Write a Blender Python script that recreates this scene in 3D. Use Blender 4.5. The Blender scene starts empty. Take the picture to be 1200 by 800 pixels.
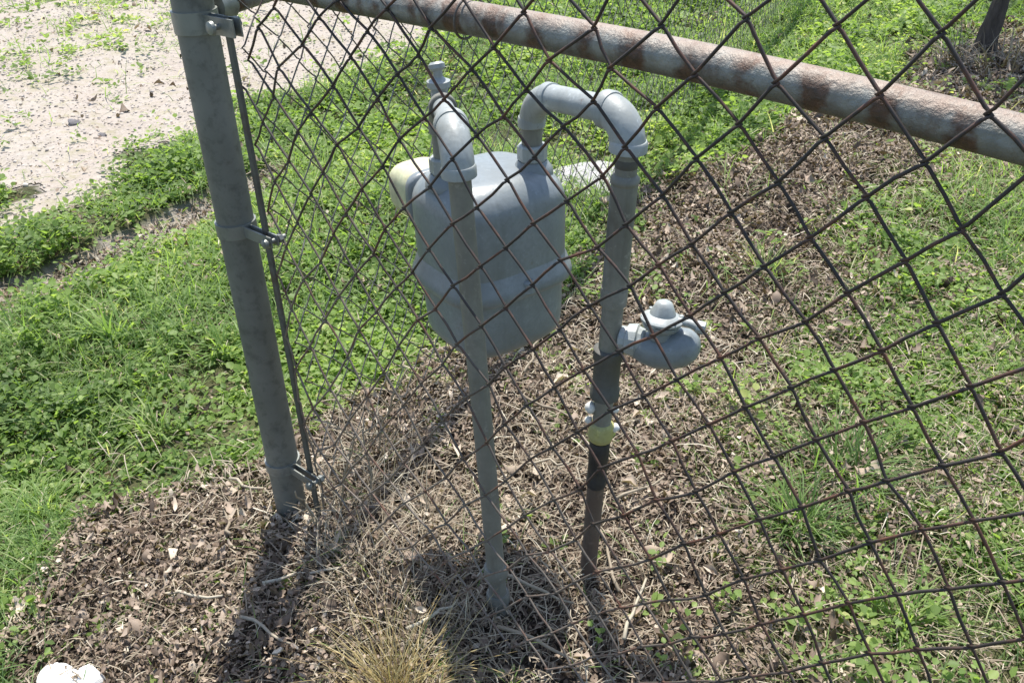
import bpy, math, random
import numpy as np
from mathutils import Matrix
rng = np.random.default_rng(7); random.seed(7)
S = bpy.context.scene
# ---------------------------------------------------------------- camera
CAM = np.array([0, 0, 1.07]); F = 1040.0
U = np.array([0.76212905, 0.31866795, -0.56356903])
UPV = np.array([-0.03290152, -0.85028921, -0.52528635])
N = np.array([0.64658859, -0.41887827, 0.63754545])
cd = bpy.data.cameras.new('camera'); cam = bpy.data.objects.new('camera', cd)
S.collection.objects.link(cam); S.camera = cam
rx = (U[0], N[0], UPV[0]); dn = (U[1], N[1], UPV[1]); fw = (U[2], N[2], UPV[2])
cam.matrix_world = Matrix(((rx[0], -dn[0], -fw[0], CAM[0]), (rx[1], -dn[1], -fw[1], CAM[1]),
                           (rx[2], -dn[2], -fw[2], CAM[2]), (0, 0, 0, 1)))
cd.sensor_width = 36; cd.lens = F / 1200 * 36; cd.clip_start = 0.02; cd.clip_end = 2000
# ---------------------------------------------------------------- light
EL = 68.0; SD = np.array([-.62, .78]); SD = SD / np.linalg.norm(SD)
w = bpy.data.worlds.new('World'); S.world = w; w.use_nodes = True
nt = w.node_tree; bg = nt.nodes['Background']
sky = nt.nodes.new('ShaderNodeTexSky'); sky.sky_type = 'NISHITA'; sky.sun_disc = False
sky.sun_elevation = math.radians(EL); sky.sun_rotation = math.atan2(SD[0], SD[1])
nt.links.new(sky.outputs[0], bg.inputs[0]); bg.inputs[1].default_value = 0.15
sl = bpy.data.lights.new('sun', 'SUN'); sl.energy = 4.6; sl.angle = math.radians(.5); sl.color = (1, .965, .9)
so = bpy.data.objects.new('sun', sl); S.collection.objects.link(so)
from mathutils import Vector
tosun = Vector((SD[0] * math.cos(math.radians(EL)), SD[1] * math.cos(math.radians(EL)), math.sin(math.radians(EL))))
so.rotation_euler = tosun.to_track_quat('Z', 'Y').to_euler(); so.location = (0, 0, 5)
S.view_settings.view_transform = 'Standard'; S.view_settings.look = 'None'
S.view_settings.exposure = 0.68; S.view_settings.gamma = 1

# ---------------------------------------------------------------- materials
class M:
    def __init__(s, name, rough=.6, metal=0, spec=.5):
        s.m = bpy.data.materials.new(name); s.m.use_nodes = True; s.t = s.m.node_tree
        s.b = s.t.nodes['Principled BSDF']; s.out = s.t.nodes['Material Output']
        s.b.inputs['Roughness'].default_value = rough; s.b.inputs['Metallic'].default_value = metal
        s.b.inputs['Specular IOR Level'].default_value = spec
        s.co = s.t.nodes.new('ShaderNodeTexCoord').outputs['Object']
    def n(s, k, **kw):
        n = s.t.nodes.new(k)
        for a, v in kw.items(): setattr(n, a, v)
        return n
    def link(s, a, b): s.t.links.new(a, b)
    def noise(s, scale, detail=4, rough=.55, vec=None, stretch=None):
        n = s.n('ShaderNodeTexNoise'); n.inputs['Scale'].default_value = scale
        n.inputs['Detail'].default_value = detail; n.inputs['Roughness'].default_value = rough
        v = vec or s.co
        if stretch:
            mp = s.n('ShaderNodeMapping'); mp.inputs['Scale'].default_value = stretch
            s.link(v, mp.inputs[0]); v = mp.outputs[0]
        s.link(v, n.inputs['Vector']); return n.outputs[0]
    def ramp(s, f, stops):
        r = s.n('ShaderNodeValToRGB'); e = r.color_ramp.elements
        while len(e) < len(stops): e.new(.5)
        for i, (p, c) in enumerate(stops):
            e[i].position = p; e[i].color = (*c, 1) if len(c) == 3 else c
        s.link(f, r.inputs[0]); return r.outputs[0]
    def fac(s, f, a, b):
        n = s.n('ShaderNodeMapRange'); n.inputs[1].default_value = a; n.inputs[2].default_value = b
        s.link(f, n.inputs[0]); return n.outputs[0]
    def mix(s, f, a, b, mode='MIX'):
        n = s.n('ShaderNodeMix', data_type='RGBA', blend_type=mode)
        for i, v in ((0, f), (6, a), (7, b)):
            if isinstance(v, (int, float)): n.inputs[i].default_value = v
            elif isinstance(v, tuple): n.inputs[i].default_value = (*v, 1)
            else: s.link(v, n.inputs[i])
        return n.outputs[2]
    def math(s, op, a, b=0.):
        n = s.n('ShaderNodeMath', operation=op)
        for i, v in ((0, a), (1, b)):
            if isinstance(v, (int, float)): n.inputs[i].default_value = v
            else: s.link(v, n.inputs[i])
        return n.outputs[0]
    def attr(s, name):
        n = s.n('ShaderNodeAttribute'); n.attribute_name = name; return n.outputs['Fac']
    def color(s, c):
        if isinstance(c, tuple): s.b.inputs[0].default_value = (*c, 1)
        else: s.link(c, s.b.inputs[0])
        return s
    def bump(s, h, st=.3, d=.002):
        n = s.n('ShaderNodeBump'); n.inputs['Strength'].default_value = st; n.inputs['Distance'].default_value = d
        s.link(h, n.inputs['Height']); s.link(n.outputs[0], s.b.inputs['Normal']); return s
    def translucent(s, col, f):
        t = s.n('ShaderNodeBsdfTranslucent'); mx = s.n('ShaderNodeMixShader'); mx.inputs[0].default_value = f
        if isinstance(col, tuple): t.inputs[0].default_value = (*col, 1)
        else: s.link(col, t.inputs[0])
        s.link(s.b.outputs[0], mx.inputs[1]); s.link(t.outputs[0], mx.inputs[2]); s.link(mx.outputs[0], s.out.inputs[0]); return s

def paint_mat(name, base, dirt, rough=.42, wear=.5):
    m = M(name, rough); n1 = m.noise(14, 6, .6); n2 = m.noise(160, 3); n3 = m.noise(38, 8, .72); n4 = m.noise(20, 5, .6, stretch=(2.2, 2.2, .22)); n5 = m.noise(70, 6, .7)
    c = m.mix(m.fac(n1, .42, .72), base, dirt)
    c = m.mix(m.fac(n2, .45, .75), c, tuple(x * .82 for x in base))
    c = m.mix(m.math('MULTIPLY', m.fac(n4, .52, .72), wear), c, tuple(x * .55 for x in dirt))          # run marks down the paint
    c = m.mix(m.math('MULTIPLY', m.fac(n5, .60, .66), wear), c, tuple(min(1, x * 1.55) for x in base))  # chalky scuffs
    c = m.mix(m.math('MULTIPLY', m.fac(n3, .63, .67), wear), c, (.15, .085, .05))                       # rust freckles
    rr = m.n('ShaderNodeMapRange'); rr.inputs[3].default_value = max(.15, rough - .12); rr.inputs[4].default_value = rough + .25
    m.link(n1, rr.inputs[0]); m.link(rr.outputs[0], m.b.inputs['Roughness'])
    m.color(c).bump(m.math('ADD', n2, m.math('MULTIPLY', n5, 1.2)), .35, .0009); return m.m
PAINT = paint_mat('grey_meter_paint', (.235, .262, .272), (.17, .185, .18), .30, .28)
PIPE = paint_mat('grey_pipe_paint', (.225, .222, .19), (.135, .125, .098), .5)
PIPELIGHT = paint_mat('light_pipe_paint', (.37, .395, .385), (.27, .28, .255), .36)
PIPEDARK = paint_mat('weathered_pipe_paint', (.10, .10, .088), (.075, .06, .045), .6)
RUSTPIPE = paint_mat('rusty_pipe', (.13, .095, .07), (.10, .06, .04), .75)
BLACK = paint_mat('black_fitting', (.025, .025, .025), (.05, .04, .03), .55)
CREAM = paint_mat('cream_plastic', (.60, .61, .38), (.55, .42, .27), .4)
TAPE = paint_mat('yellow_tape', (.40, .38, .13), (.36, .33, .22), .6)
WHITE = paint_mat('white_sealant', (.75, .74, .70), (.6, .58, .5), .6)
def galv(name, a, b, rust, rustamt=(.62, .75), rough=.5, metal=.35):
    m = M(name, rough, metal); n1 = m.noise(9, 6, .6); n2 = m.noise(55, 5, .65); n3 = m.noise(26, 6, .7)
    c = m.mix(m.fac(n1, .35, .7), a, b); c = m.mix(m.fac(n2, .5, .8), c, tuple(x * .6 for x in b))
    c = m.mix(m.fac(n3, *rustamt), c, rust)
    m.color(c).bump(n2, .3, .0008); return m.m
GALV = galv('weathered_galvanised', (.19, .19, .165), (.115, .118, .098), (.10, .085, .065), (.6, .8), .6, .15)
GALV2 = galv('band_galvanised', (.26, .27, .245), (.17, .175, .155), (.18, .14, .1), (.62, .8), .45, .4)
def wire_mat():
    m = M('rusty_wire', .65, .15); sp = m.n('ShaderNodeSeparateXYZ'); m.link(m.co, sp.inputs[0])
    n1 = m.noise(9, 5, .6); n2 = m.noise(60, 4, .7); n3 = m.noise(24, 6, .7)
    z = m.math('ADD', m.math('MULTIPLY', sp.outputs[2], 1.0), m.math('MULTIPLY', sp.outputs[0], .75))
    z = m.math('ADD', z, m.math('MULTIPLY', m.math('SUBTRACT', n1, .5), .9))
    c = m.mix(m.fac(z, .95, .45), (.040, .032, .028), (.19, .16, .13))     # wire colour turns paler low down by the post
    c = m.mix(m.fac(n3, .49, .66), c, (.14, .06, .035)); c = m.mix(m.fac(n2, .55, .8), c, (.035, .026, .02))
    m.color(c).bump(n2, .3, .0008); return m.m
WIRE = wire_mat()
WIRE2 = galv('galvanised_wire', (.16, .16, .15), (.10, .09, .08), (.12, .07, .05), (.5, .7), .6, .3)
BAR = galv('tension_bar_metal', (.13, .13, .11), (.08, .08, .065), (.09, .06, .04), (.5, .7), .65, .2)
def rail_mat():
    m = M('rusted_galvanised_rail', .55, .15)
    sep = m.n('ShaderNodeSeparateXYZ'); m.link(m.co, sep.inputs[0])
    n1 = m.noise(26, 5, .6, stretch=(1, .6, 1)); n2 = m.noise(120, 4, .7); n3 = m.noise(14, 4, .6, stretch=(1.6, .6, .6)); n4 = m.noise(60, 6, .7)
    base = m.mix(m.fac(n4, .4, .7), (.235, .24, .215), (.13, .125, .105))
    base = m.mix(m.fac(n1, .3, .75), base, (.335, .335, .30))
    base = m.mix(m.fac(m.math('ADD', m.attr('upper'), m.math('MULTIPLY', n4, .35)), .62, .30), base, (.13, .13, .115))   # underside shade painted into the colour along the lower side
    rust = m.mix(m.fac(n2, .35, .7), (.13, .072, .045), (.06, .046, .034))
    blot = m.fac(n3, .52, .68)
    wv = m.math('SINE', m.math('MULTIPLY', sep.outputs[0], 118.))          # old ties have worn rings of rust along the pipe
    blot2 = m.fac(m.math('ADD', m.math('MULTIPLY', wv, .16), n1), .50, .63)
    c = m.mix(m.math('MAXIMUM', blot, blot2), base, rust)
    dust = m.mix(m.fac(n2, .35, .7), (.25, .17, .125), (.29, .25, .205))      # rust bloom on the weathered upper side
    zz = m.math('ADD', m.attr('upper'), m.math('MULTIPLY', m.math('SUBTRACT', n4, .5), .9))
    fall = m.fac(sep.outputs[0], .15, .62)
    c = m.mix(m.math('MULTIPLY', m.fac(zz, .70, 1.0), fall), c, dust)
    m.color(c).bump(m.math('ADD', n2, m.math('MULTIPLY', n4, 1.5)), .8, .0016); return m.m
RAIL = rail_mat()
def veg(name, stops, tr, trc=1.6, rough=.5, spec=.3):
    m = M(name, rough, 0, spec); c = m.ramp(m.attr('tint'), stops)
    m.color(c); tc = m.mix(1.0, c, (trc, trc * 1.05, trc * .5), 'MULTIPLY'); m.translucent(tc, tr); return m.m
GREEN = veg('weed_leaf', [(0, (.08, .125, .04)), (.4, (.195, .285, .08)), (.75, (.31, .40, .125)), (1, (.50, .51, .22))], .5)
GRASS = veg('grass_blade', [(0, (.095, .155, .06)), (.45, (.205, .305, .10)), (.8, (.32, .40, .15)), (1, (.55, .52, .33))], .5)
LITTER = veg('dead_leaf', [(0, (.045, .032, .022)), (.3, (.14, .10, .070)), (.55, (.26, .195, .145)), (.8, (.42, .33, .25)), (1, (.66, .56, .44))], .12, 1.1, .65)
STRAW = veg('straw', [(0, (.14, .105, .07)), (.5, (.31, .25, .175)), (.85, (.46, .395, .29)), (1, (.60, .55, .43))], .15, 1.1, .5)
GOLD = veg('golden_straw', [(0, (.24, .16, .07)), (.5, (.44, .33, .15)), (1, (.60, .52, .28))], .25, 1.1, .5)
STONE = veg('stone_mix', [(0, (.16, .15, .14)), (.5, (.33, .285, .245)), (1, (.56, .50, .44))], 0, 1, .8)
def bark():
    m = M('bark', .9); n = m.noise(40, 6, .7, stretch=(1, 1, .25)); m.color(m.ramp(n, [(.3, (.03, .022, .018)), (.7, (.11, .085, .07))])).bump(n, .8, .01); return m.m
BARK = bark()
def rock_mat(name, a, b):
    m = M(name, .85); n = m.noise(30, 8, .65); n2 = m.noise(220, 3); m.color(m.mix(m.fac(n, .4, .7), a, b)).bump(n2, .5, .002); return m.m
ROCK = rock_mat('white_limestone', (.84, .83, .79), (.68, .66, .60)); SLAB = rock_mat('pale_concrete', (.42, .40, .40), (.26, .25, .24)); DARKROCK = rock_mat('dark_stone', (.13, .12, .12), (.22, .2, .2))
def ground_mat():
    m = M('soil_and_turf', .95, 0, .15)
    n1 = m.noise(30, 8, .65); n2 = m.noise(6, 5, .6); n3 = m.noise(160, 4, .7)
    turf = m.mix(m.fac(n1, .35, .65), (.05, .065, .025), (.10, .085, .05))
    turf = m.mix(m.fac(n2, .4, .75), turf, (.10, .11, .045))
    soil = m.mix(m.fac(n3, .35, .7), (.030, .023, .018), (.13, .10, .08))
    soil = m.mix(m.fac(n1, .5, .75), soil, (.035, .028, .024))
    dirt = m.mix(m.fac(n3, .35, .7), (.30, .26, .22), (.42, .38, .33))
    c = m.mix(m.attr('soil'), turf, soil); c = m.mix(m.attr('dirt'), c, dirt)
    m.color(c).bump(n3, .8, .01); return m.m
def road_mat():
    m = M('pale_gravel', .95, 0, .15)
    n1 = m.noise(3, 6, .6); n3 = m.noise(120, 5, .7); n2 = m.noise(14, 6, .7)
    v = m.n('ShaderNodeTexVoronoi'); v.inputs['Scale'].default_value = 70; m.link(m.co, v.inputs['Vector'])
    c = m.mix(m.fac(n1, .4, .65), (.37, .315, .265), (.40, .355, .30))
    c = m.mix(m.fac(n3, .42, .75), c, (.26, .225, .195)); c = m.mix(m.fac(n2, .5, .68), c, (.29, .26, .17))
    vs = m.n('ShaderNodeSeparateColor'); m.link(v.outputs['Color'], vs.inputs[0])
    c = m.mix(m.math('MULTIPLY', m.fac(vs.outputs[0], .6, 1), .3), c, (.48, .43, .38))
    m.color(c).bump(v.outputs['Distance'], .35, .006); return m.m
GROUND = ground_mat(); GRAVEL = road_mat()

# ---------------------------------------------------------------- mesh helpers
def origin(o):
    p = np.zeros(3)
    while o is not None: p = p + np.array(o.location); o = o.parent
    return p
def mk(name, V, Q, mat, parent=None, attrs=None, smooth=True, sharp=None, base=None):
    V = np.asarray(V, float); me = bpy.data.meshes.new(name)
    if isinstance(Q, np.ndarray):
        k = Q.shape[1]; me.vertices.add(len(V)); me.loops.add(Q.size); me.polygons.add(len(Q))
        if parent is not None: V = V - origin(parent)
        elif base is not None: V = V - np.array(base)
        me.vertices.foreach_set('co', V.ravel().astype(np.float32))
        me.loops.foreach_set('vertex_index', Q.ravel().astype(np.int32))
        me.polygons.foreach_set('loop_start', (np.arange(len(Q)) * k).astype(np.int32))
        me.update(calc_edges=True)
    else:
        if parent is not None: V = V - origin(parent)
        elif base is not None: V = V - np.array(base)
        me.from_pydata([tuple(v) for v in V], [], [tuple(int(i) for i in q) for q in Q])
    if smooth: me.polygons.foreach_set('use_smooth', np.ones(len(me.polygons), bool))
    if sharp: me.set_sharp_from_angle(angle=math.radians(sharp))
    for a, v in (attrs or {}).items():
        at = me.attributes.new(a, 'FLOAT', 'POINT'); at.data.foreach_set('value', np.asarray(v, np.float32))
    me.materials.append(mat)
    o = bpy.data.objects.new(name, me); S.collection.objects.link(o)
    if parent is not None: o.parent = parent
    elif base is not None: o.location = tuple(base)
    return o
def thing(name, loc, label, cat, group=None):
    o = bpy.data.objects.new(name, None); S.collection.objects.link(o); o.location = tuple(float(v) for v in loc); o.empty_display_size = .05
    return tag(o, label, cat, group)
def tag(o, label, cat, group=None):
    o['label'] = label; o['category'] = cat
    if group: o['group'] = group
    return o
def tube(pts, rad, n=16, cap=True, flat=None):
    """sweep a circle (or a flat oval) along a polyline"""
    P = np.asarray(pts, float); k = len(P); rad = np.broadcast_to(np.asarray(rad, float), (k,))
    T = np.gradient(P, axis=0); T /= np.linalg.norm(T, axis=1)[:, None] + 1e-12
    a = np.array([0, 0, 1.]) if abs(T[0][2]) < .9 else np.array([1., 0, 0])
    u = np.cross(T[0], a); u /= np.linalg.norm(u); V = []
    th = np.arange(n) / n * 2 * np.pi
    for i in range(k):
        u = u - T[i] * (u @ T[i]); u /= np.linalg.norm(u); v = np.cross(T[i], u)
        fx, fy = flat or (1, 1)
        V.append(P[i] + rad[i] * (np.cos(th)[:, None] * u * fx + np.sin(th)[:, None] * v * fy))
    V = np.concatenate(V); i, j = np.meshgrid(np.arange(k - 1), np.arange(n), indexing='ij'); jn = (j + 1) % n
    Q = np.stack([i * n + j, i * n + jn, (i + 1) * n + jn, (i + 1) * n + j], -1).reshape(-1, 4)
    if not cap: return V, Q
    F = [tuple(q) for q in Q] + [tuple(range(n - 1, -1, -1)), tuple(range((k - 1) * n, k * n))]
    return V, F
def join(*parts):
    V = []; F = []; o = 0
    for v, f in parts:
        V.append(np.asarray(v, float)); F += [tuple(int(i) + o for i in q) for q in f]; o += len(v)
    return np.concatenate(V), F
def prof(base, axis, pr, n=24):
    """turned part: pr = list of (distance along the axis, radius)"""
    b = np.asarray(base, float); a = np.asarray(axis, float); a = a / np.linalg.norm(a)
    P = [b + a * d for d, r in pr]
    h = np.array([0, 0, 1.]) if abs(a[2]) < .9 else np.array([1., 0, 0])
    u = np.cross(a, h); u /= np.linalg.norm(u); v = np.cross(a, u); th = np.arange(n) / n * 2 * np.pi; V = []
    for p, (d, r) in zip(P, pr): V.append(p + max(r, 1e-5) * (np.cos(th)[:, None] * u + np.sin(th)[:, None] * v))
    V = np.concatenate(V); F = []
    for i in range(len(pr) - 1):
        for j in range(n): F.append((i * n + j, i * n + (j + 1) % n, (i + 1) * n + (j + 1) % n, (i + 1) * n + j))
    F += [tuple(range(n - 1, -1, -1)), tuple(range((len(pr) - 1) * n, len(pr) * n))]
    return V, F
def box(c, s, R=None, bev=.0):
    c = np.asarray(c, float); x, y, z = np.array(s) / 2
    b = bev
    if b <= 0:
        V = np.array([(i * x, j * y, k * z) for k in (-1, 1) for i, j in ((-1, -1), (1, -1), (1, 1), (-1, 1))])
        F = [(3, 2, 1, 0), (4, 5, 6, 7), (0, 1, 5, 4), (1, 2, 6, 5), (2, 3, 7, 6), (3, 0, 4, 7)]
    else:
        rings = [(-z, b), (-z + b, 0), (z - b, 0), (z, b)]; V = []
        for zz, ins in rings:
            X = x - ins; Y = y - ins
            V += [(-X + b, -Y, zz), (X - b, -Y, zz), (X, -Y + b, zz), (X, Y - b, zz), (X - b, Y, zz), (-X + b, Y, zz), (-X, Y - b, zz), (-X, -Y + b, zz)]
        V = np.array(V); F = [tuple(range(7, -1, -1)), tuple(range(24, 32))]
        for r in range(3):
            for j in range(8): F.append((r * 8 + j, r * 8 + (j + 1) % 8, r * 8 + 8 + (j + 1) % 8, r * 8 + 8 + j))
    if R is not None: V = V @ np.asarray(R).T
    return V + c, F
def arc_pts(corner, d_in, d_out, r, n=8):
    """points of a round bend at a corner: arrives along d_in, leaves along d_out"""
    c = np.asarray(corner, float); a = np.asarray(d_in, float); a /= np.linalg.norm(a); b = np.asarray(d_out, float); b /= np.linalg.norm(b)
    p0 = c - a * r; p2 = c + b * r; t = np.linspace(0, 1, n)[:, None]
    return (1 - t) ** 2 * p0 + 2 * t * (1 - t) * (c - (a - b) * r * .12) + t ** 2 * p2

# ---------------------------------------------------------------- fields on the ground
class VN:
    def __init__(s, seed, sc): s.g = np.random.default_rng(seed).random((256, 256)); s.sc = sc
    def __call__(s, x, y):
        x = np.asarray(x) * s.sc + 1000.3; y = np.asarray(y) * s.sc + 1000.7
        xi = np.floor(x).astype(int); yi = np.floor(y).astype(int); fx = x - xi; fy = y - yi
        fx = fx * fx * (3 - 2 * fx); fy = fy * fy * (3 - 2 * fy); g = s.g
        a = g[xi % 256, yi % 256]; b = g[(xi + 1) % 256, yi % 256]; c = g[xi % 256, (yi + 1) % 256]; d = g[(xi + 1) % 256, (yi + 1) % 256]
        return (a * (1 - fx) + b * fx) * (1 - fy) + (c * (1 - fx) + d * fx) * fy
n_a, n_b, n_c, n_d, n_e = VN(1, 1.3), VN(2, 4.), VN(3, 12.), VN(4, 30.), VN(5, 3.)
ROADP = [(-3.0, -6), (-2.98, .3), (-2.96, .92), (-2.84, .97), (-2.85, 1.18), (-3.09, 1.5), (-3.0, 1.68), (-3.19, 2.07), (-3.19, 2.26), (-3.12, 2.57), (-3.2, 2.96), (-3.43, 3.43), (-3.96, 4.16), (-5.2, 5.6), (-8, 8.2), (-14, 14), (-30, 14), (-30, -6)]
STRIP = [(-2.42, .2), (-2.42, .69), (-2.35, .77), (-2.4, .92), (-2.43, 1.06), (-2.45, 1.21), (-2.49, 1.38)]
BROWNP = [(-.75, -1.5), (-.95, -.3), (-1.05, .14), (-1.25, .24), (-1.32, .3), (-1.33, .41), (-1.3, .51), (-1.27, .66), (-1.29, .76), (-1.32, .87), (-1.32, .93), (-1.26, 1.03), (-1.32, 1.17), (-1.21, 1.25), (-1.23, 1.6), (-1.33, 1.78), (-1.39, 2.14), (-1.27, 2.4), (-1.27, 2.68), (-1.22, 3.04), (-1.15, 3.26), (-1.22, 4.07), (-1.23, 4.8), (-1.07, 5.23), (-.73, 4.73), (-.68, 3.7), (-.78, 3.16), (-.85, 2.94), (-.88, 2.76), (-.86, 2.35), (-.78, 1.91), (-.73, 1.64), (-.73, 1.41), (-.65, 1.25), (-.52, 1.16), (-.5, 1.03), (-.36, .93), (-.32, .84), (-.28, .72), (-.2, .3), (-.1, -1.5)]
def inside(poly, x, y):
    p = np.array(poly); r = np.zeros(np.shape(x), bool); j = len(p) - 1
    for i in range(len(p)):
        c = ((p[i, 1] > y) != (p[j, 1] > y))
        r ^= c & (x < (p[j, 0] - p[i, 0]) * (y - p[i, 1]) / (p[j, 1] - p[i, 1] + 1e-12) + p[i, 0]); j = i
    return r
def jit(x, y, a=.16): return x + (n_b(x, y) - .5) * a + (n_c(x, y) - .5) * a * .5, y + (n_b(x + 7, y + 3) - .5) * a + (n_c(x + 9, y) - .5) * a * .5
def is_road(x, y): return inside(ROADP, *jit(x, y, .3))
def is_brown(x, y): return inside(BROWNP, *jit(x, y, .16))
def strip_d(x, y):
    """signed distance from the worn dirt strip's line (positive towards the road)"""
    xs = np.interp(y, [q[1] for q in STRIP], [q[0] for q in STRIP]); d = xs - x + (n_b(x, y) - .5) * .12
    ends = np.clip((y - .35) / .25, 0, 1) * np.clip((1.75 - y) / .3, 0, 1)
    return d, ends
def in_strip(x, y, w0=-.13, w1=.05):
    d, e = strip_d(x, y); return (d > w0 * e) & (d < w1) & (e > .15)
def gz(x, y):
    x = np.asarray(x, float); y = np.asarray(y, float)
    h = (n_a(x, y) - .5) * .05 + (n_b(x, y) - .5) * .028 + (n_c(x, y) - .5) * .012
    d, e = strip_d(x, y)
    h = h - e * .035 * np.clip((.055 - d) / .015, 0, 1) * np.clip((d + .30) / .2, 0, 1)
    near = np.exp(-((x + .8) ** 2 + (y - .7) ** 2) / .5); return h * (1 - .5 * near)
def px(x, y, z=0):
    P = np.stack([x, y, np.broadcast_to(z, np.shape(x)) - CAM[2]], -1); c = P[..., :1] * U + P[..., 1:2] * N + P[..., 2:3] * UPV
    return 600 + F * c[..., 0] / c[..., 2], 400 + F * c[..., 1] / c[..., 2], c[..., 2]
def axis(lo, hi, step, far):
    a = list(np.arange(lo, hi, step)); s = step
    while a[-1] < far: s *= 1.22; a.append(a[-1] + s)
    s = step; b = [lo]
    while b[-1] > -far: s *= 1.22; b.append(b[-1] - s)
    return np.array(b[:0:-1] + a)
gx = axis(-3.6, .8, .018, 400); gy = axis(-.2, 3.6, .018, 400)
X, Y = np.meshgrid(gx, gy, indexing='ij'); x = X.ravel(); y = Y.ravel(); z = gz(x, y)
nx, ny = len(gx), len(gy); i, j = np.meshgrid(np.arange(nx - 1), np.arange(ny - 1), indexing='ij')
Q = np.stack([i * ny + j, (i + 1) * ny + j, (i + 1) * ny + j + 1, i * ny + j + 1], -1).reshape(-1, 4)
rd = is_road(x, y); br = is_brown(x, y); dirt = np.maximum(rd, in_strip(x, y)).astype(float)
g = mk('ground', np.stack([x, y, z], 1), Q, GROUND, attrs={'soil': br.astype(float), 'dirt': dirt}); g['kind'] = 'structure'
qr = rd[Q].all(1); Qr = Q[qr]; used = np.unique(Qr); remap = np.full(len(x), -1); remap[used] = np.arange(len(used))
rr = mk('gravel_road', np.stack([x, y, z + .004], 1)[used], remap[Qr], GRAVEL); rr['kind'] = 'structure'

# ---------------------------------------------------------------- fence facing the viewer
FY = .635; A = .036; B = .0378; U0 = -.1704; V0 = .8405
SAG = np.array([[-0.00037, 0.00412], [-0.00728, 0.02699], [-0.01225, 0.02843], [-0.0061, 0.02081], [0.01795, 0.10835], [-0.02737, 0.04382], [-0.00304, 0.03063], [0.00485, 0.04003], [0.00678, 0.04266]])   # the fabric has sagged and stretched
DELTA = {(0,0):(.0012,-.0036),(1,-1):(-.0009,-.0075),(2,-2):(.0004,-.0073),(-1,1):(-.0017,-.0009),(-2,2):(-.0021,.0046),(1,1):(-.0008,-.0103),(-1,-1):(.0009,.0050),(0,-2):(.0017,.0010),(1,-3):(-.0009,-.0006),(2,-4):(-.0008,-.0024),(-2,0):(-.0007,.0053),(-3,1):(-.0058,.0027),(-4,2):(.0031,.0102),(-2,-2):(.0001,.0023),(-1,-3):(.0003,.0021),(0,-4):(.0009,.0020),(1,-5):(-.0015,.0004),(2,-6):(-.0016,-.0015),(-3,-1):(.0031,.0026),(-4,0):(.0017,.0059),(-5,1):(-.0021,.0027),(-6,2):(.0047,.0015),(-3,-3):(-.0010,.0020),(-2,-4):(.0058,.0011),(-1,-5):(.0007,.0025),(0,-6):(-.0002,.0036),(1,-7):(-.0037,-.0006),(-4,-2):(-.0009,.0035),(-5,-1):(.0023,.0085),(-6,0):(-.0020,.0071),(-7,1):(-.0101,-.0018),(-8,2):(.0110,-.0069),(-3,-5):(.0003,.0022),(-2,-6):(.0022,.0037),(-1,-7):(-.0013,.0008),(-5,-3):(-.0014,-.0018),(-6,-2):(.0035,.0007),(-8,0):(.0047,.0008),(-9,1):(-.0057,-.0058),(-10,0):(-.0026,-.0051),(-11,-1):(.0007,-.0044),(-11,1):(-.0007,-.0066),(-12,0):(-.0003,-.0002),(-13,-1):(-.0065,-.0058),(-10,2):(.0056,-.0032),(-14,0):(.0004,-.0024),(-15,-1):(.0002,.0042),(-13,1):(-.0132,-.0039),(2,-8):(.0004,.0045),(3,-9):(.0021,.0010),(3,-7):(-.0008,.0022),(4,-8):(.0014,-.0012),(3,-5):(-.0014,-.0073),(0,-8):(.0028,.0032),(1,-9):(-.0011,.0017),(2,-10):(.0006,.0031),(3,-11):(.0003,-.0001),(-2,-8):(-.0003,-.0007),(-1,-9):(.0018,-.0012),(0,-10):(-.0037,-.0091),(1,-11):(.0000,.0028),(2,-12):(-.0002,.0023),(-3,-9):(.0005,-.0008),(-2,-10):(.0005,-.0018),(-1,-11):(.0009,-.0031),(0,-12):(-.0004,-.0016),(1,-13):(-.0025,-.0030),(-3,-11):(.0003,-.0033),(-2,-12):(.0023,-.0002),(-1,-13):(-.0018,-.0004),(-4,-12):(.0033,.0057),(-3,-7):(-.0012,.0001),(-4,-6):(.0023,.0033),(-5,-7):(-.0039,-.0031),(-6,-6):(.0005,-.0035),(-6,-8):(-.0029,-.0032),(-4,-8):(.0009,-.0001),(-5,-9):(.0010,-.0004),(-7,-9):(-.0005,.0044),(-6,-10):(.0029,.0056),(-12,-2):(-.0020,.0014),(-11,-3):(-.0003,-.0005),(-7,-3):(-.0010,-.0052),(-8,-2):(.0087,.0001),(-9,-3):(.0027,-.0013),(-10,-4):(-.0035,-.0026),(-11,-5):(-.0038,-.0060),(-12,-4):(-.0064,-.0077),(-13,-5):(-.0027,.0011),(-12,-6):(.0016,.0006),(-13,-7):(-.0059,-.0009),(-16,0):(-.0008,.0051),(-17,-1):(.0070,.0063),(-18,-2):(.0114,.0026),(-19,-1):(.0031,.0014),(-18,0):(-.0008,.0030),(-20,-2):(-.0136,.0003),(-17,-3):(.0077,.0004),(-16,-4):(.0055,.0019),(-19,-3):(.0017,-.0023)}
NZ = {}
def node(c, r, tight=1.):
    if (c, r) not in NZ:
        cc = min(max(c, -20), 5) / 10; q = min(max(r, -13.5), 2.5) / 10
        sag = np.array([1, cc, q, cc * cc, cc * q, q * q, q ** 3, cc * q * q, cc * cc * q]) @ SAG
        if (c, r) in DELTA: d = np.array(DELTA[(c, r)])
        else: d = rng.normal(0, .0033, 2)
        yb = FY + .006 * math.sin(c * .35 + r * .5) + rng.normal(0, .0012)
        NZ[(c, r)] = np.array([U0 + A * c + d[0] + sag[0], min(yb, FY + .003), V0 + B * r + d[1] + sag[1]])
    return NZ[(c, r)]
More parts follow.
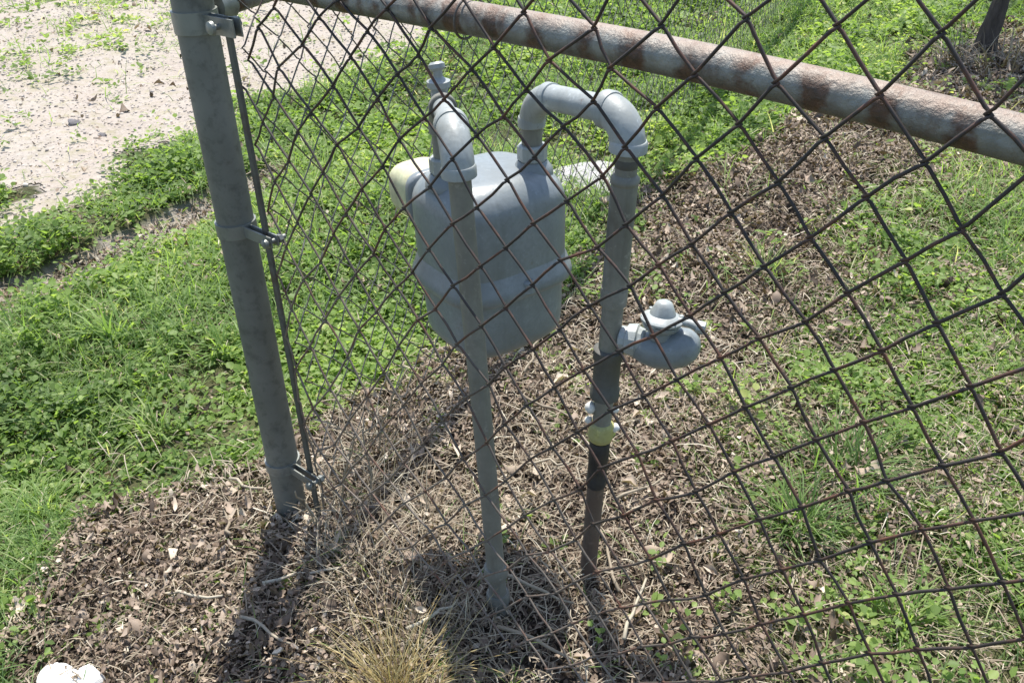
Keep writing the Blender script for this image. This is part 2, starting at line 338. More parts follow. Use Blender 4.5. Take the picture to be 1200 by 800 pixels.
def zigzag(P, W, r, n, out, dep, lo_end=True):
    """P: node positions from the top down; W: +1/-1 which side the wire turns at each node; out, dep: unit vectors"""
    pts = []
    for k in range(len(P)):
        side = W[k]
        apex = P[k] + out * side * r * 1.5
        if k > 0:
            sgn = 1 if W[k - 1] > 0 else -1
            pts.append(P[k] + (P[k - 1] - P[k]) * .09 + dep * sgn * r * 1.05)
        pts.append(apex)
        if k < len(P) - 1:
            sgn = 1 if side > 0 else -1
            pts.append(P[k] + (P[k + 1] - P[k]) * .09 + dep * sgn * r * 1.05)
            m = (P[k] + P[k + 1]) / 2 + dep * sgn * r * .9 + rng.normal(0, .0006, 3)
            pts.append(m)
    return tube(pts, r, n)
PB = np.array([-1.0705, FY - .004, 0.])
fa = thing('chain_link_fence', (PB[0], PB[1], 0), 'rusty chain link fence with thick post and blotched top rail in front of the meter', 'fence')
WR = .00155
for k in range(-25, 18):
    xc = U0 + A * (k + .5)
    if xc < -1.008 or xc > .34: continue
    rtop = 3 if xc > -.84 else int(round((min(.93, .905 - (-.84 - xc) * 1.15) - V0) / B))
    P = []; W = []
    for r in range(rtop, -30, -1):
        c = k if (r - k) % 2 == 0 else k + 1
        p = node(c, r).copy(); p[0] = max(p[0], -1.002)
        if p[2] < .012: break
        P.append(p); W.append(-1 if c == k else 1)
    v, f = zigzag(P, W, WR, 6, np.array([1., 0, 0]), np.array([0, -1., 0]))
    mk('mesh_wire', v, f, WIRE, fa)
# corner post
LEAN = np.array([.002, .014, 0])                                    # the corner post leans a little towards the right
def post(parent, b, h, r, buried=.12, lean=(0, 0, 0)):
    c = np.array(b, float); ax = np.array([0, 0, h]) + np.array(lean, float); ax = ax / np.linalg.norm(ax)
    po = mk('post', *prof(c - ax * buried, ax, [(0, r), (h * .5 + buried, r), (h + buried, r)], 40), GALV, parent, sharp=40)
    mk('post_cap', *prof(c + ax * (h - .01), ax, [(0, r + .003), (.022, r + .003), (.028, r), (.04, r * .78), (.048, r * .4), (.05, .0)], 40), GALV2, po, sharp=35)
post(fa, PB - LEAN, .93, .0262, lean=LEAN)
# tension bar with bands and bolts
bx = -1.0035
mk('tension_bar', *box((bx - .006, FY - .004, .43), (.0110, .0055, .84), np.array([[1, 0, .014], [0, 1, 0], [-.014, 0, 1]]), bev=.0012), BAR, fa, sharp=30)
def band(parent, z, h, arm=True, mat=GALV2, dir_=(1, 0, 0), c=PB, r=.0262):
    c = np.array([c[0], c[1], z]) - LEAN * (1 - z / .93); o = r + .0028
    v1, f1 = prof(c, (0, 0, 1), [(-h / 2, r + .0006), (-h / 2, o), (h / 2, o), (h / 2, r + .0006)], 40)
    d = np.array(dir_, float); a = math.atan2(d[1], d[0]); R = np.array([[math.cos(a), -math.sin(a), 0], [math.sin(a), math.cos(a), 0], [0, 0, 1]])
    parts = [(v1, f1)]
    for s in (-1, 1): parts.append(box(c + R @ np.array([r + .030, s * .0055, 0]), (.068, .0022, h * .8), R))
    b_ = mk('tension_band', *join(*parts), mat, parent, sharp=35)
    return c, R, b_
for z_, h_ in ((.555, .020), (.125, .018)):
    c_, R_, d_ = band(fa, z_, h_)
    bc = c_ + np.array([.085, 0, 0])
    mk('carriage_bolt', *join(prof(bc + [0, -.017, 0], (0, 1, 0), [(0, .003), (.002, .0065), (.006, .007), (.0062, .0035), (.038, .0035)], 14), prof(bc + [0, .009, 0], (0, 1, 0), [(0, .0065), (.006, .0065)], 6)), GALV2, d_, sharp=35)
c_, R_, d_ = band(fa, .838, .027)
mk('carriage_bolt', *join(prof(c_ + [.060, -.022, 0], (0, 1, 0), [(0, .003), (.002, .008), (.006, .009), (.0062, .0035), (.038, .0035)], 14), prof(c_ + [.060, .014, 0], (0, 1, 0), [(0, .0085), (.008, .0085)], 6)), GALV2, d_, sharp=35)
# top rail, sagging a little to the right
RY = FY + .0215; RR = .0162
rp = [(-1.035, .889), (-.9, .888), (-.781, .886), (-.678, .886), (-.524, .883), (-.38, .879), (-.234, .8705), (-.143, .864), (-.05, .855), (.1, .842), (.36, .82)]
xs = np.linspace(-1.035, .36, 60); zs = np.interp(xs, [q[0] for q in rp], [q[1] for q in rp]); zs = np.convolve(np.pad(zs, 3, mode='edge'), np.ones(7) / 7, 'valid')
zs[:3] = .889; P = np.stack([xs, np.full(60, RY), zs], 1)
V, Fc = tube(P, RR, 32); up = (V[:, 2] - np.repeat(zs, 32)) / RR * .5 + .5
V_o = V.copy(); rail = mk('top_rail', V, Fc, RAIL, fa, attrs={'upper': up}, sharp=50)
mk('rail_end_cup', *prof((-1.036, RY, .889), (1, 0, 0), [(-.006, .012), (-.002, RR + .006), (.030, RR + .0045), (.032, RR + .0005)], 28), GALV2, fa, sharp=35)
# a post beyond the right edge of the view carries the other end
post(fa, (.38, FY + .02, 0), .93, .024)
# twisted wire ties that hold the wire to the rail
for xt in (-.62, .02):
    zc = float(np.interp(xt, xs, zs)); th = np.linspace(-2.6, 2.6, 26)
    pts = [(xt + .002 * t, RY - .001 + math.cos(t + math.pi) * (RR + .004), zc + math.sin(t) * (RR + .0035)) for t in th]
    mk('wire_tie', *tube(pts, .0013, 6), WIRE2, fa)

# ---------------------------------------------------------------- fence running away from the corner
ang = math.radians(105); DB = np.array([math.cos(ang), math.sin(ang), 0.]); NB = np.array([DB[1], -DB[0], 0.])
LB = 6.0
fb = thing('chain_link_fence', (*(PB + DB * LB)[:2], 0), 'second chain link fence running away from the thick corner post, behind the meter', 'fence')
ts = np.linspace(.034, LB, 50)
Vb, Fb = tube([PB + DB * t + [0, 0, .848 + .012 * math.sin(t)] for t in ts], .0165, 24)
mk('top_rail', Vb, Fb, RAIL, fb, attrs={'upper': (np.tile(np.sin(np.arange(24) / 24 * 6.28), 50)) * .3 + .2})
mk('rail_end_cup', *prof(PB + DB * .030 + [0, 0, .848], DB, [(-.004, .012), (0, .022), (.030, .0205), (.032, .017)], 28), GALV2, fb, sharp=35)
post(fb, PB + DB * (LB + .03), .9, .024)
nB = int((LB - .1) / A); offB = NB * .022
for k in range(nB):
    P = []; W = []
    for r in range(0, 23):
        c = k if (r - k) % 2 == 0 else k + 1
        zz = .868 - .0378 * r
        if zz < .012: break
        p = PB + DB * (.045 + A * c) + offB * (1 + .25 * math.sin(c * .3 + r * .4)) + [0, 0, zz] + rng.normal(0, .0022, 3) * [1, .4, 1]
        P.append(p); W.append(-1 if c == k else 1)
    mk('mesh_wire', *zigzag(P, W, .0012, 5, DB, NB), WIRE2, fb)

# ---------------------------------------------------------------- gas meter
MC = np.array([-.776, .840, 0.]); MA = math.radians(76)
E1 = np.array([math.cos(MA), math.sin(MA), 0]); E2 = np.array([-E1[1], E1[0], 0]); EZ = np.array([0, 0, 1.])
gm = thing('gas_meter', (MC[0], MC[1], gz(MC[0], MC[1])), 'grey domestic gas meter hanging between two upright pipes behind the wire mesh', 'gas meter')
def loft(rings, n=64, off=(0, 0)):
    V = []; th = np.arange(n) / n * 2 * np.pi
    for z, a, b, e in rings:
        c = np.cos(th); s = np.sin(th); X_ = np.sign(c) * np.abs(c) ** (2 / e) * a; Y_ = np.sign(s) * np.abs(s) ** (2 / e) * b
        V.append(MC + X_[:, None] * E1 + Y_[:, None] * E2 + EZ * z)
    V = np.concatenate(V); Fc = []
    for i in range(len(rings) - 1):
        for j in range(n): Fc.append((i * n + j, i * n + (j + 1) % n, (i + 1) * n + (j + 1) % n, (i + 1) * n + j))
    Fc += [tuple(range(n - 1, -1, -1)), tuple(range((len(rings) - 1) * n, len(rings) * n))]
    return V, Fc
HA, HB = .0935, .0850
up_r = [(.500, HA - .002, HB - .002, 3.7), (.515, HA, HB, 3.7), (.56, HA + .001, HB + .001, 3.6)]
for t in np.linspace(0, 1, 10):
    q = t * math.pi / 2; ins = .042 * (1 - math.cos(q)); up_r.append((.598 + .043 * math.sin(q), HA + .001 - ins, HB + .001 - ins, 3.6 - t * .6))
up_r += [(.6425, .03, .02, 3), (.6428, .001, .001, 2)]
mk('upper_case', *loft(up_r), PAINT, gm, sharp=50)
lo_r = [(.3815, .01, .01, 3)]
for t in np.linspace(0, 1, 9):
    q = t * math.pi / 2; lo_r.append((.382 + .030 * (1 - math.cos(q)), HA - .034 + .029 * math.sin(q), HB - .034 + .029 * math.sin(q), 3.2 + .4 * t))
lo_r += [(.44, HA - .004, HB - .004, 3.7), (.478, HA - .004, HB - .004, 3.7), (.488, HA - .004, HB - .004, 3.7)]
mk('lower_case', *loft(lo_r), PAINT, gm, sharp=50)
mk('seam_flange', *loft([(.4815, HA - .006, HB - .006, 3.7), (.482, HA + .006, HB + .006, 3.7), (.485, HA + .0080, HB + .0080, 3.7), (.492, HA + .0088, HB + .0088, 3.7), (.498, HA + .0076, HB + .0076, 3.7), (.503, HA + .0055, HB + .0055, 3.7), (.513, HA + .0025, HB + .0025, 3.7), (.526, HA - .003, HB - .003, 3.7)]), PAINT, gm, sharp=40)
# raised bolt bosses on the seam
for s1, s2 in ((0, -1),):
    c_ = MC + E1 * s1 * (HA + (.003 if s1 else 0)) * (.93 if s1 and abs(s2) == 1 else 1) + E2 * s2 * (HB + .003) * (.93 if s1 and abs(s2) == 1 else 1) + EZ * .4855
    mk('case_bolt', *join(prof(c_, EZ, [(0, .006), (.003, .0095), (.018, .0095), (.021, .007)], 16), prof(c_ + EZ * .020, EZ, [(0, .0045), (.004, .0045)], 6)), PAINT, gm, sharp=35)
# deep pressed recess edge on the long face: a raised belt above the seam
SP1 = np.array([-.733, .885, .640]); SP0 = np.array([-.797, .782, .640])
for sp in (SP0, SP1):
    mk('pipe_socket', *prof(sp - EZ * .012, EZ, [(0, .028), (.008, .028), (.014, .024), (.019, .0205), (.020, .0200)], 28), PAINT, gm, sharp=40)
    nv = prof(sp + EZ * .008, EZ, [(0, .0190), (.002, .0205), (.020, .0205), (.022, .0185)], 8)
    mk('union_nut', *nv, PIPELIGHT, gm, smooth=False)
# index box with its cream cover on the far side
ic = MC + E2 * (HB + .036) + E1 * (-.032) + EZ * .583
RI = np.stack([E1, E2, EZ], 1)
def rbox(c, hs, R, e=5, n=36, lv=9):
    V = []; th = np.arange(n) / n * 2 * np.pi
    for t in np.linspace(-1, 1, lv):
        q = (1 - abs(t) ** 6) ** (1 / 3) if abs(t) < 1 else .55
        q = max(q, .55); cc = np.cos(th); ss = np.sin(th)
        X_ = np.sign(cc) * np.abs(cc) ** (2 / e) * hs[0] * q; Z_ = np.sign(ss) * np.abs(ss) ** (2 / e) * hs[2] * q
        V.append(np.stack([X_, np.full(n, t * hs[1]), Z_], 1) @ R.T + c)
    V = np.concatenate(V); Fc = []
    for i in range(lv - 1):
        for j in range(n): Fc.append((i * n + (j + 1) % n, i * n + j, (i + 1) * n + j, (i + 1) * n + (j + 1) % n))
    Fc += [tuple(range(n)), tuple(range(lv * n - 1, (lv - 1) * n - 1, -1))]
    return V, Fc
icv = mk('index_cover', *rbox(ic, (.044, .040, .038), RI, 3.2), CREAM, gm, sharp=60)
mk('index_frame', *rbox(ic - E2 * .034, (.047, .010, .041), RI, 4), PAINT, gm, sharp=60)
mk('index_face', *box(ic + E2 * .0345, (.045, .006, .026), RI, .001), BLACK, icv, sharp=30)

# ---------------------------------------------------------------- pipes
def pipe_ring(parent, name, c, ax, r, h, mat, n=24):
    return mk(name, *prof(np.asarray(c) - np.asarray(ax) * h / 2, ax, [(0, r * .93), (h * .18, r), (h * .82, r), (h, r * .93)], n), mat, parent, sharp=40)
L0 = np.array([-.654, .686, 0.]); L1 = np.array([-.6695, .677, .752]); L2 = np.array([-.797, .782, .742])
lp = thing('gas_pipe', (L0[0], L0[1], 0), 'left upright grey gas pipe with a single fat elbow at its top', 'pipe')
dL = L1 - L0; dL = dL / np.linalg.norm(dL)
mk('riser', *tube([L0 - dL * .1, L0 + (L1 - L0) * .3 + [.0015, 0, 0], L0 + (L1 - L0) * .6 + [.001, 0, 0], L1 - dL * .035], .01335, 28), PIPE, lp, sharp=50)
hL = L2 - L1; hL = hL / np.linalg.norm(hL)
def elbow(parent, corner, din, dout, r, rb, mat, lip=.0035, reach=.032):
    pts = arc_pts(corner, din, dout, reach, 12)
    v, f = tube(pts, np.full(12, r), 28)
    parts = [(v, f)]
    din = np.asarray(din) / np.linalg.norm(din); dout = np.asarray(dout) / np.linalg.norm(dout)
    parts.append(prof(pts[0] - din * .004, din, [(0, r), (.001, r + lip), (.011, r + lip), (.014, r)], 28))
    parts.append(prof(pts[-1] + dout * .004, -dout, [(0, r), (.001, r + lip), (.011, r + lip), (.014, r)], 28))
    mk('elbow', *join(*parts), mat, parent, sharp=40)
elbow(lp, L1, dL, hL, .0190, .03, PIPELIGHT, .0014, .044)
mk('cross_pipe', *tube([L1 + hL * .03, L2 - hL * .03], .0134, 24), PIPELIGHT, lp, sharp=50)
elbow(lp, L2, hL, (0, 0, -1), .0165, .03, PIPE, .001, .036)
mk('drop_pipe', *tube([L2 - EZ * .030, SP0 + EZ * .018], .0140, 24), PIPE, lp, sharp=50)
# test plug on top of the far elbow
mk('test_plug', *join(prof(L2 + EZ * .002, EZ, [(0, .011), (.016, .011), (.017, .0150), (.024, .0150), (.026, .010), (.029, .006), (.038, .006)], 20),
                      prof(L2 + EZ * .038, (-.25, .1, .9), [(0, .007), (.003, .0105), (.008, .0105), (.011, .007)], 16)), PIPELIGHT, lp, sharp=35)
for zb_ in (.03, .085):                                          # rusty collars low on the pipe
    pipe_ring(lp, 'pipe_collar', L0 + dL * zb_, dL, .0178, .022, PIPE)

R0 = np.array([-.592, .83, 0.]); R1 = np.array([-.552, .846, .752]); R2 = np.array([-.733, .885, .738])
rp_ = thing('gas_pipe', (R0[0], R0[1], 0), 'right upright grey gas pipe looping over to the meter, regulator and yellow tape on it', 'pipe')
dR = R1 - R0; LR = np.linalg.norm(dR); dR = dR / LR
def onR(z): return R0 + (R1 - R0) * (z / R1[2])
mk('buried_pipe', *tube([onR(-.1), onR(.08) + [.001, 0, 0], onR(.192)], .0128, 24), RUSTPIPE, rp_, sharp=50)
mk('black_union', *prof(onR(.190), dR, [(0, .0135), (.002, .0150), (.016, .0150), (.018, .0142), (.048, .0142), (.050, .0150), (.080, .0150), (.084, .0135)], 28), BLACK, rp_, sharp=35)
mk('yellow_tape', *prof(onR(.276), dR, [(0, .0140), (.003, .0170), (.012, .0190), (.020, .0172), (.028, .0180), (.033, .0142)], 22), TAPE, rp_, sharp=60)
bl = [(-.0165, .312, .006), (-.015, .334, .009), (.0150, .330, .005), (.017, .298, .007)]
for i_, (dx, zz, rr_) in enumerate(bl):
    c_ = onR(zz) + np.array([.762, .647, -.03]) * dx * 1.15
    v, f = prof(c_ - EZ * rr_, EZ, [(0, rr_ * .3), (rr_ * .3, rr_ * .8), (rr_, rr_), (rr_ * 1.6, rr_ * .75), (rr_ * 2, rr_ * .2)], 9)
    v = v + rng.normal(0, .0008, v.shape); mk('sealant_lump', v, f, WHITE, rp_)
mk('lower_riser', *tube([onR(.300), onR(.36)], .01335, 28), PIPE, rp_, sharp=50)
mk('tee_fitting', *join(prof(onR(.352), dR, [(0, .0165), (.002, .0205), (.016, .0205), (.019, .0185), (.062, .0185), (.066, .0205), (.080, .0205), (.082, .017)], 28)), PIPEDARK, rp_, sharp=35)
mk('riser', *tube([onR(.43), onR(.51)], .0142, 28), PIPE, rp_, sharp=50)
mk('reducing_coupling', *prof(onR(.500), dR, [(0, .0145), (.002, .0175), (.020, .0180), (.026, .0172)], 28), PIPE, rp_, sharp=40)
mk('upper_riser', *tube([onR(.52), onR(.62) + [-.0005, 0, 0], onR(.672)], .0166, 28), PIPE, rp_, sharp=50)
mk('coupling_ring', *prof(onR(.668), dR, [(0, .0166), (.002, .0178), (.007, .0178), (.012, .0136)], 28), PIPE, rp_, sharp=40)
pipe_ring(rp_, 'thread', onR(.694), dR, .0141, .012, PIPEDARK)
mk('nipple', *tube([onR(.674), onR(.735)], .0134, 24), PIPE, rp_, sharp=50)
hR = R2 - R1; hR = hR / np.linalg.norm(hR)
elbow(rp_, R1, dR, hR, .0212, .03, PIPELIGHT, .0018, .040)
mk('cross_pipe', *tube([R1 + hR * .03, R2 - hR * .03], .0165, 28), PIPELIGHT, rp_, sharp=50)
elbow(rp_, R2, hR, (0, 0, -1), .0172, .03, PIPELIGHT, .0012, .040)
mk('drop_pipe', *tube([R2 - EZ * .030, SP1 + EZ * .018], .0140, 24), PIPE, rp_, sharp=50)

# ---------------------------------------------------------------- regulator on the tee
G0 = onR(.452)
dG = np.array([.93, .36, -.02]); dG /= np.linalg.norm(dG); sG = np.array([-dG[1], dG[0], 0]); 
gr = thing('gas_regulator', G0 + dG * .07, 'small grey gas regulator with pointed bonnet sticking out from the right pipe', 'regulator')
mk('inlet_nut', *join(prof(G0 + dG * .012, dG, [(0, .013), (.002, .0165), (.010, .0165), (.011, .0205), (.024, .0225), (.026, .0195), (.034, .0165)], 12)), PIPELIGHT, gr, sharp=25)
b1 = [(.028, -.004, .0160), (.036, -.005, .0185), (.048, -.008, .0220), (.062, -.010, .0245), (.078, -.008, .0265), (.092, -.003, .0265), (.103, .004, .0230), (.110, .008, .0170), (.114, .010, .0100), (.116, .011, .003)]
v, f = tube([G0 + dG * d + EZ * h + sG * max(0, d - .07) * .25 for d, h, r in b1], [r for d, h, r in b1], 36); mk('valve_body', v, f, PAINT, gr, sharp=60)
GC = G0 + dG * .066 + EZ * .012 - sG * .004
tl = EZ + dG * .06 + sG * .12; tl /= np.linalg.norm(tl)
ldc = mk('lower_diaphragm_case', *prof(GC, tl, [(0, .014), (.010, .0150), (.013, .0200), (.0165, .0235), (.021, .0250), (.0225, .0250)], 40), PAINT, gr, sharp=40)
mk('gasket', *prof(GC + tl * .0225, tl, [(0, .0225), (.0025, .0225)], 36), BLACK, gr, sharp=30)
mk('upper_diaphragm_case', *prof(GC + tl * .025, tl, [(0, .0275), (.003, .0280), (.005, .0262), (.008, .0200), (.010, .0160)], 40), PIPELIGHT, gr, sharp=40)
mk('bonnet', *prof(GC + tl * .0345, tl, [(0, .0170), (.002, .0165), (.011, .0125), (.016, .0100), (.018, .0060), (.0185, .001)], 28), PIPELIGHT, gr, sharp=40)
for a_ in range(6):
    q = a_ / 6 * 2 * math.pi + .3; c_ = GC + tl * .0265 + (dG * math.cos(q) + sG * math.sin(q)) * .0245
    mk('case_screw', *prof(c_, tl, [(0, .0030), (.0055, .0030), (.006, .002)], 6), PIPELIGHT, ldc, sharp=30)
mk('vent_elbow', *join(tube([GC + dG * .020 + tl * .028, GC + dG * .034 + tl * .027, GC + dG * .046 + tl * .024], [.0050, .0055, .0058], 16), prof(GC + dG * .044 + tl * .0245, dG + EZ * -.1, [(0, .0075), (.001, .0085), (.011, .0085), (.012, .0070)], 8)), PIPELIGHT, gr, sharp=40)

# ---------------------------------------------------------------- rocks and stones
def rock(name, c, s, mat, seed, label, cat, group=None, rot=0.):
    r_ = np.random.default_rng(seed); n, m = 18, 11; V = [];
    dirs = r_.normal(0, 1, (9, 3)); dirs /= np.linalg.norm(dirs, axis=1)[:, None]; off = r_.uniform(.62, .95, 9)
    for i in range(m + 1):
        t = math.pi * i / m
        for j in range(n):
            p = np.array([math.sin(t) * math.cos(2 * math.pi * j / n), math.sin(t) * math.sin(2 * math.pi * j / n), math.cos(t)])
            k = min([1.0] + [o / max(1e-3, d @ p) for d, o in zip(dirs, off) if d @ p > .1]); V.append(p * k * (1 + r_.normal(0, .015)) * s)
    V = np.array(V); Fc = [(i * n + j, i * n + (j + 1) % n, (i + 1) * n + (j + 1) % n, (i + 1) * n + j) for i in range(m) for j in range(n)]
    ca, sa = math.cos(rot), math.sin(rot); V = V @ np.array([[ca, sa, 0], [-sa, ca, 0], [0, 0, 1]])
    z0 = float(gz(c[0], c[1])); o = mk(name, V + [c[0], c[1], z0 + s[2] * .45], Fc, mat, base=(c[0], c[1], z0), sharp=28)
    return tag(o, label, cat, group)
rock('white_rock', (-1.045, .183), (.038, .030, .028), ROCK, 3, 'bright white rock at the bottom left edge, larger and pointed of the two', 'rock')
rock('white_rock', (-1.008, .212), (.026, .022, .030), ROCK, 9, 'smaller rounded white rock right of the pointed one, bottom left', 'rock')
rock('concrete_slab', (-1.59, 2.17), (.20, .155, .026), SLAB, 5, 'flat pale concrete piece on the ground just behind the meter top', 'stone', rot=.9)
rock('dark_stone', (-3.6, 1.49), (.032, .026, .014), DARKROCK, 12, 'larger dark stone lying on the pale gravel, left of the other', 'stone')
rock('dark_stone', (-3.4, 1.50), (.020, .018, .009), DARKROCK, 13, 'small dark stone on the gravel near the grass edge', 'stone')
rock('tan_rock', (-1.62, 2.55), (.06, .04, .02), rock_mat('tan_rock', (.5, .40, .30), (.38, .3, .24)), 21, 'tan flat rock on the ground seen between the two pipe loops', 'rock')

# ---------------------------------------------------------------- scattering
def rots(n, tilt_lo, tilt_hi, yaw=None):
    """local y = along the leaf, local z = leaf normal; tilt raises the tip above the ground"""
    yaw = rng.uniform(0, 2 * np.pi, n) if yaw is None else yaw
    t = rng.uniform(tilt_lo, tilt_hi, n); ro = rng.normal(0, .35, n)
    fwd = np.stack([np.cos(yaw) * np.cos(t), np.sin(yaw) * np.cos(t), np.sin(t)], 1)
    side = np.stack([np.sin(yaw), -np.cos(yaw), np.zeros(n)], 1); nor = np.cross(side, fwd)
    s2 = side * np.cos(ro)[:, None] + nor * np.sin(ro)[:, None]; n2 = np.cross(s2, fwd)
    return np.stack([s2, fwd, n2], 2)
def scatter(temps, pos, R, sc, tint):
    n = len(pos); V = []; Q = []; T = []; o = 0; which = rng.integers(0, len(temps), n)
    sc = np.asarray(sc); sc = sc[:, None] * np.ones(3) if sc.ndim == 1 else sc
    for k, (tv, tq) in enumerate(temps):
        m = which == k; c = m.sum()
        if not c: continue
        loc = tv[None] * sc[m][:, None, :]; v = np.einsum('nij,nkj->nki', R[m], loc) + pos[m][:, None, :]
        V.append(v.reshape(-1, 3)); Q.append((tq[None] + (np.arange(c) * len(tv))[:, None, None]).reshape(-1, 4) + o); o += c * len(tv)
        T.append(np.repeat(tint[m], len(tv)))
    return np.concatenate(V), np.concatenate(Q), np.concatenate(T)
def stuff(name, sets, mat, smooth=True):
    V = []; Q = []; T = []; o = 0
    for v, q, t in sets: V.append(v); Q.append(q + o); T.append(t); o += len(v)
    ob = mk(name, np.concatenate(V), np.concatenate(Q), mat, attrs={'tint': np.clip(np.concatenate(T), 0, 1)}, smooth=smooth); ob['kind'] = 'stuff'; return ob
def leafT(wd, fold, droop):
    v = np.array([(0, 0, 0), (wd, .35, fold), (wd * .8, .72, fold * .8 - droop * .4), (0, 1, -droop), (-wd * .8, .72, fold * .8 - droop * .4), (-wd, .35, fold)])
    return v, np.array([(0, 1, 2, 3), (0, 3, 4, 5)])
LEAFT = [leafT(w_, f_, d_) for w_, f_, d_ in ((.32, .08, .1), (.40, .05, .2), (.28, .10, .0), (.45, .12, .15), (.36, .02, .3))]
def bladeT(bend, n=4, wd=1.):
    V = []
    for i in range(n):
        t = i / (n - 1); a = bend * t; yy = math.sin(a) / bend if abs(bend) > .01 else t; zz = -(1 - math.cos(a)) / bend if abs(bend) > .01 else 0
        w_ = wd * (1 - t ** 2 * .92); V += [(-w_ / 2, yy, zz + .12 * w_), (w_ / 2, yy, zz + .12 * w_)]
    return np.array(V), np.array([(2 * i, 2 * i + 1, 2 * i + 3, 2 * i + 2) for i in range(n - 1)])
BLADET = [bladeT(b_, 4) for b_ in (.2, .6, 1.0, 1.5, 2.0)]
def deadT(seed):
    r_ = np.random.default_rng(seed); V = []; cu = r_.choice([-1, 1]) * r_.uniform(.7, 2.2); cl = r_.uniform(-2.2, 2.2); w0 = r_.uniform(.18, .44)
    for i in range(5):
        t = i / 4; w_ = w0 * math.sin(math.pi * min(1, t * .9 + .08)) ** .7 * (1 + r_.normal(0, .15)); zz = .25 * cl * (t - .5) ** 2 * 2
        for s in (-1, 0, 1): V.append((s * w_ * math.cos(abs(cu) * .5), t, zz + abs(s) * w_ * math.sin(cu) * .9 + r_.normal(0, .06)))
    return np.array(V), np.array([(3 * i + j, 3 * i + j + 1, 3 * i + j + 4, 3 * i + j + 3) for i in range(4) for j in range(2)])
DEADT = [deadT(s) for s in range(30, 42)]
def pts_in(n, x0, x1, y0, y1):
    x = rng.uniform(x0, x1, n); y = rng.uniform(y0, y1, n); u, v, d = px(x, y)
    m = (d > .2) & (u > -420) & (u < 1600) & (v > -160) & (v < 1400); return x[m], y[m], d[m]
def lod(d, ref=1.9, p=1.5, lo=.06): return np.clip((ref / d) ** p, lo, 1)
def grow(d, ref=1.9, q=.62): return np.clip((d / ref) ** q, .9, 2.4)
ARE = (-9, 2.2, -.9, 9.5); AREA = (ARE[1] - ARE[0]) * (ARE[3] - ARE[2])
def field(dens, ref=1.9, p=1.5):
    x, y, d = pts_in(int(dens * AREA), *ARE); k = rng.random(len(x)) < lod(d, ref, p); return x[k], y[k], d[k]
def green_p(x, y):
    br = is_brown(x + rng.normal(0, .03, len(x)), y + rng.normal(0, .03, len(x))); rd = is_road(x + rng.normal(0, .09, len(x)), y + rng.normal(0, .06, len(x)))
    st = in_strip(x, y)
    p = np.ones(len(x)); right = (x > -1.0) & ~br
    patch = n_b(x + 3, y + 11) * .6 + n_c(x, y) * .4
    p = np.where(right & (y < 2.2), np.clip((patch - .34) * 4.5 + np.clip((x + .45) * 1.0, -.2, .6), .12, 1), p)
    p = np.where(right & (y >= 2.2), np.clip(.55 + (patch - .3) * 3, .3, 1), p)
    xb = np.interp(y, [-1.5, .3, .84, 1.03, 1.25, 1.91, 2.35, 3.16, 3.7, 4.73], [-.1, -.2, -.32, -.5, -.65, -.78, -.86, -.78, -.68, -.73])
    tt = np.clip((x - xb) / np.where(y < 1.6, .55, .33), 0, 1); p = np.where(right, p * (.16 + .84 * tt ** 1.3), p)
    bad = (n_e(x + 5, y) > .72) & (x < -1.2); p = np.where(bad, .35, p)
    p = np.where(br, .035 + .10 * (n_b(x + 8, y) > .74), p)
    p = np.where(st, .05, p)
    far = np.clip((-x - 3.6) / 1.5, 0, 1) * (y < 3.2)
    p = np.where(rd, .004 + .09 * far * (n_e(x, y + 4) > .45), p)
    dd, ee = strip_d(x, y); p = np.where((x < -1.6) & (x > -2.3) & (y < .62 + .1 * n_b(x, y)) & (n_c(x, y) > .45) & (x < -2.05), .3, p)
    return p, br, rd
# broad-leaved ground cover: small plants, each a rosette of leaves
x, y, d = field(4000); p, br, rd = green_p(x, y); kind = n_e(x + 20, y + 2) * .6 + n_b(x, y + 5) * .4
keep = rng.random(len(x)) < p * np.clip(.95 - (kind > .62) * .55, .1, 1); x, y, d = x[keep], y[keep], d[keep]
npl = 9; X = np.repeat(x, npl); Y = np.repeat(y, npl); D = np.repeat(d, npl); n = len(X); g_ = grow(D)
yaw = rng.uniform(0, 2 * np.pi, n); rad = rng.uniform(.0, .022, n) * g_
hgt = np.repeat(rng.uniform(.2, 1, len(x)), npl) * rng.uniform(.3, 1, n) * .045 * g_
lushN = np.repeat(np.clip(n_b(x * 1.3, y * 1.3 + 4), .2, 1), npl); hgt *= lushN * np.repeat(np.where(n_e(x + 2, y + 8) > .55, 2.4, 1.1), npl)
X = X + np.cos(yaw) * rad; Y = Y + np.sin(yaw) * rad
pos = np.stack([X, Y, gz(X, Y) + hgt + .003], 1); sz = rng.uniform(.008, .018, n) * g_ * np.repeat(rng.uniform(.7, 1.35, len(x)), npl)
tint = np.clip(.42 + rng.normal(0, .13, n) + (np.repeat(n_b(x + 1, y + 1) + n_a(x, y), npl) - 1) * .5 + (rng.random(n) > .965) * .4, 0, 1)
stuff('ground_cover_leaves', [scatter(LEAFT, pos, rots(n, -.35, .95, yaw), sz, tint)], GREEN)
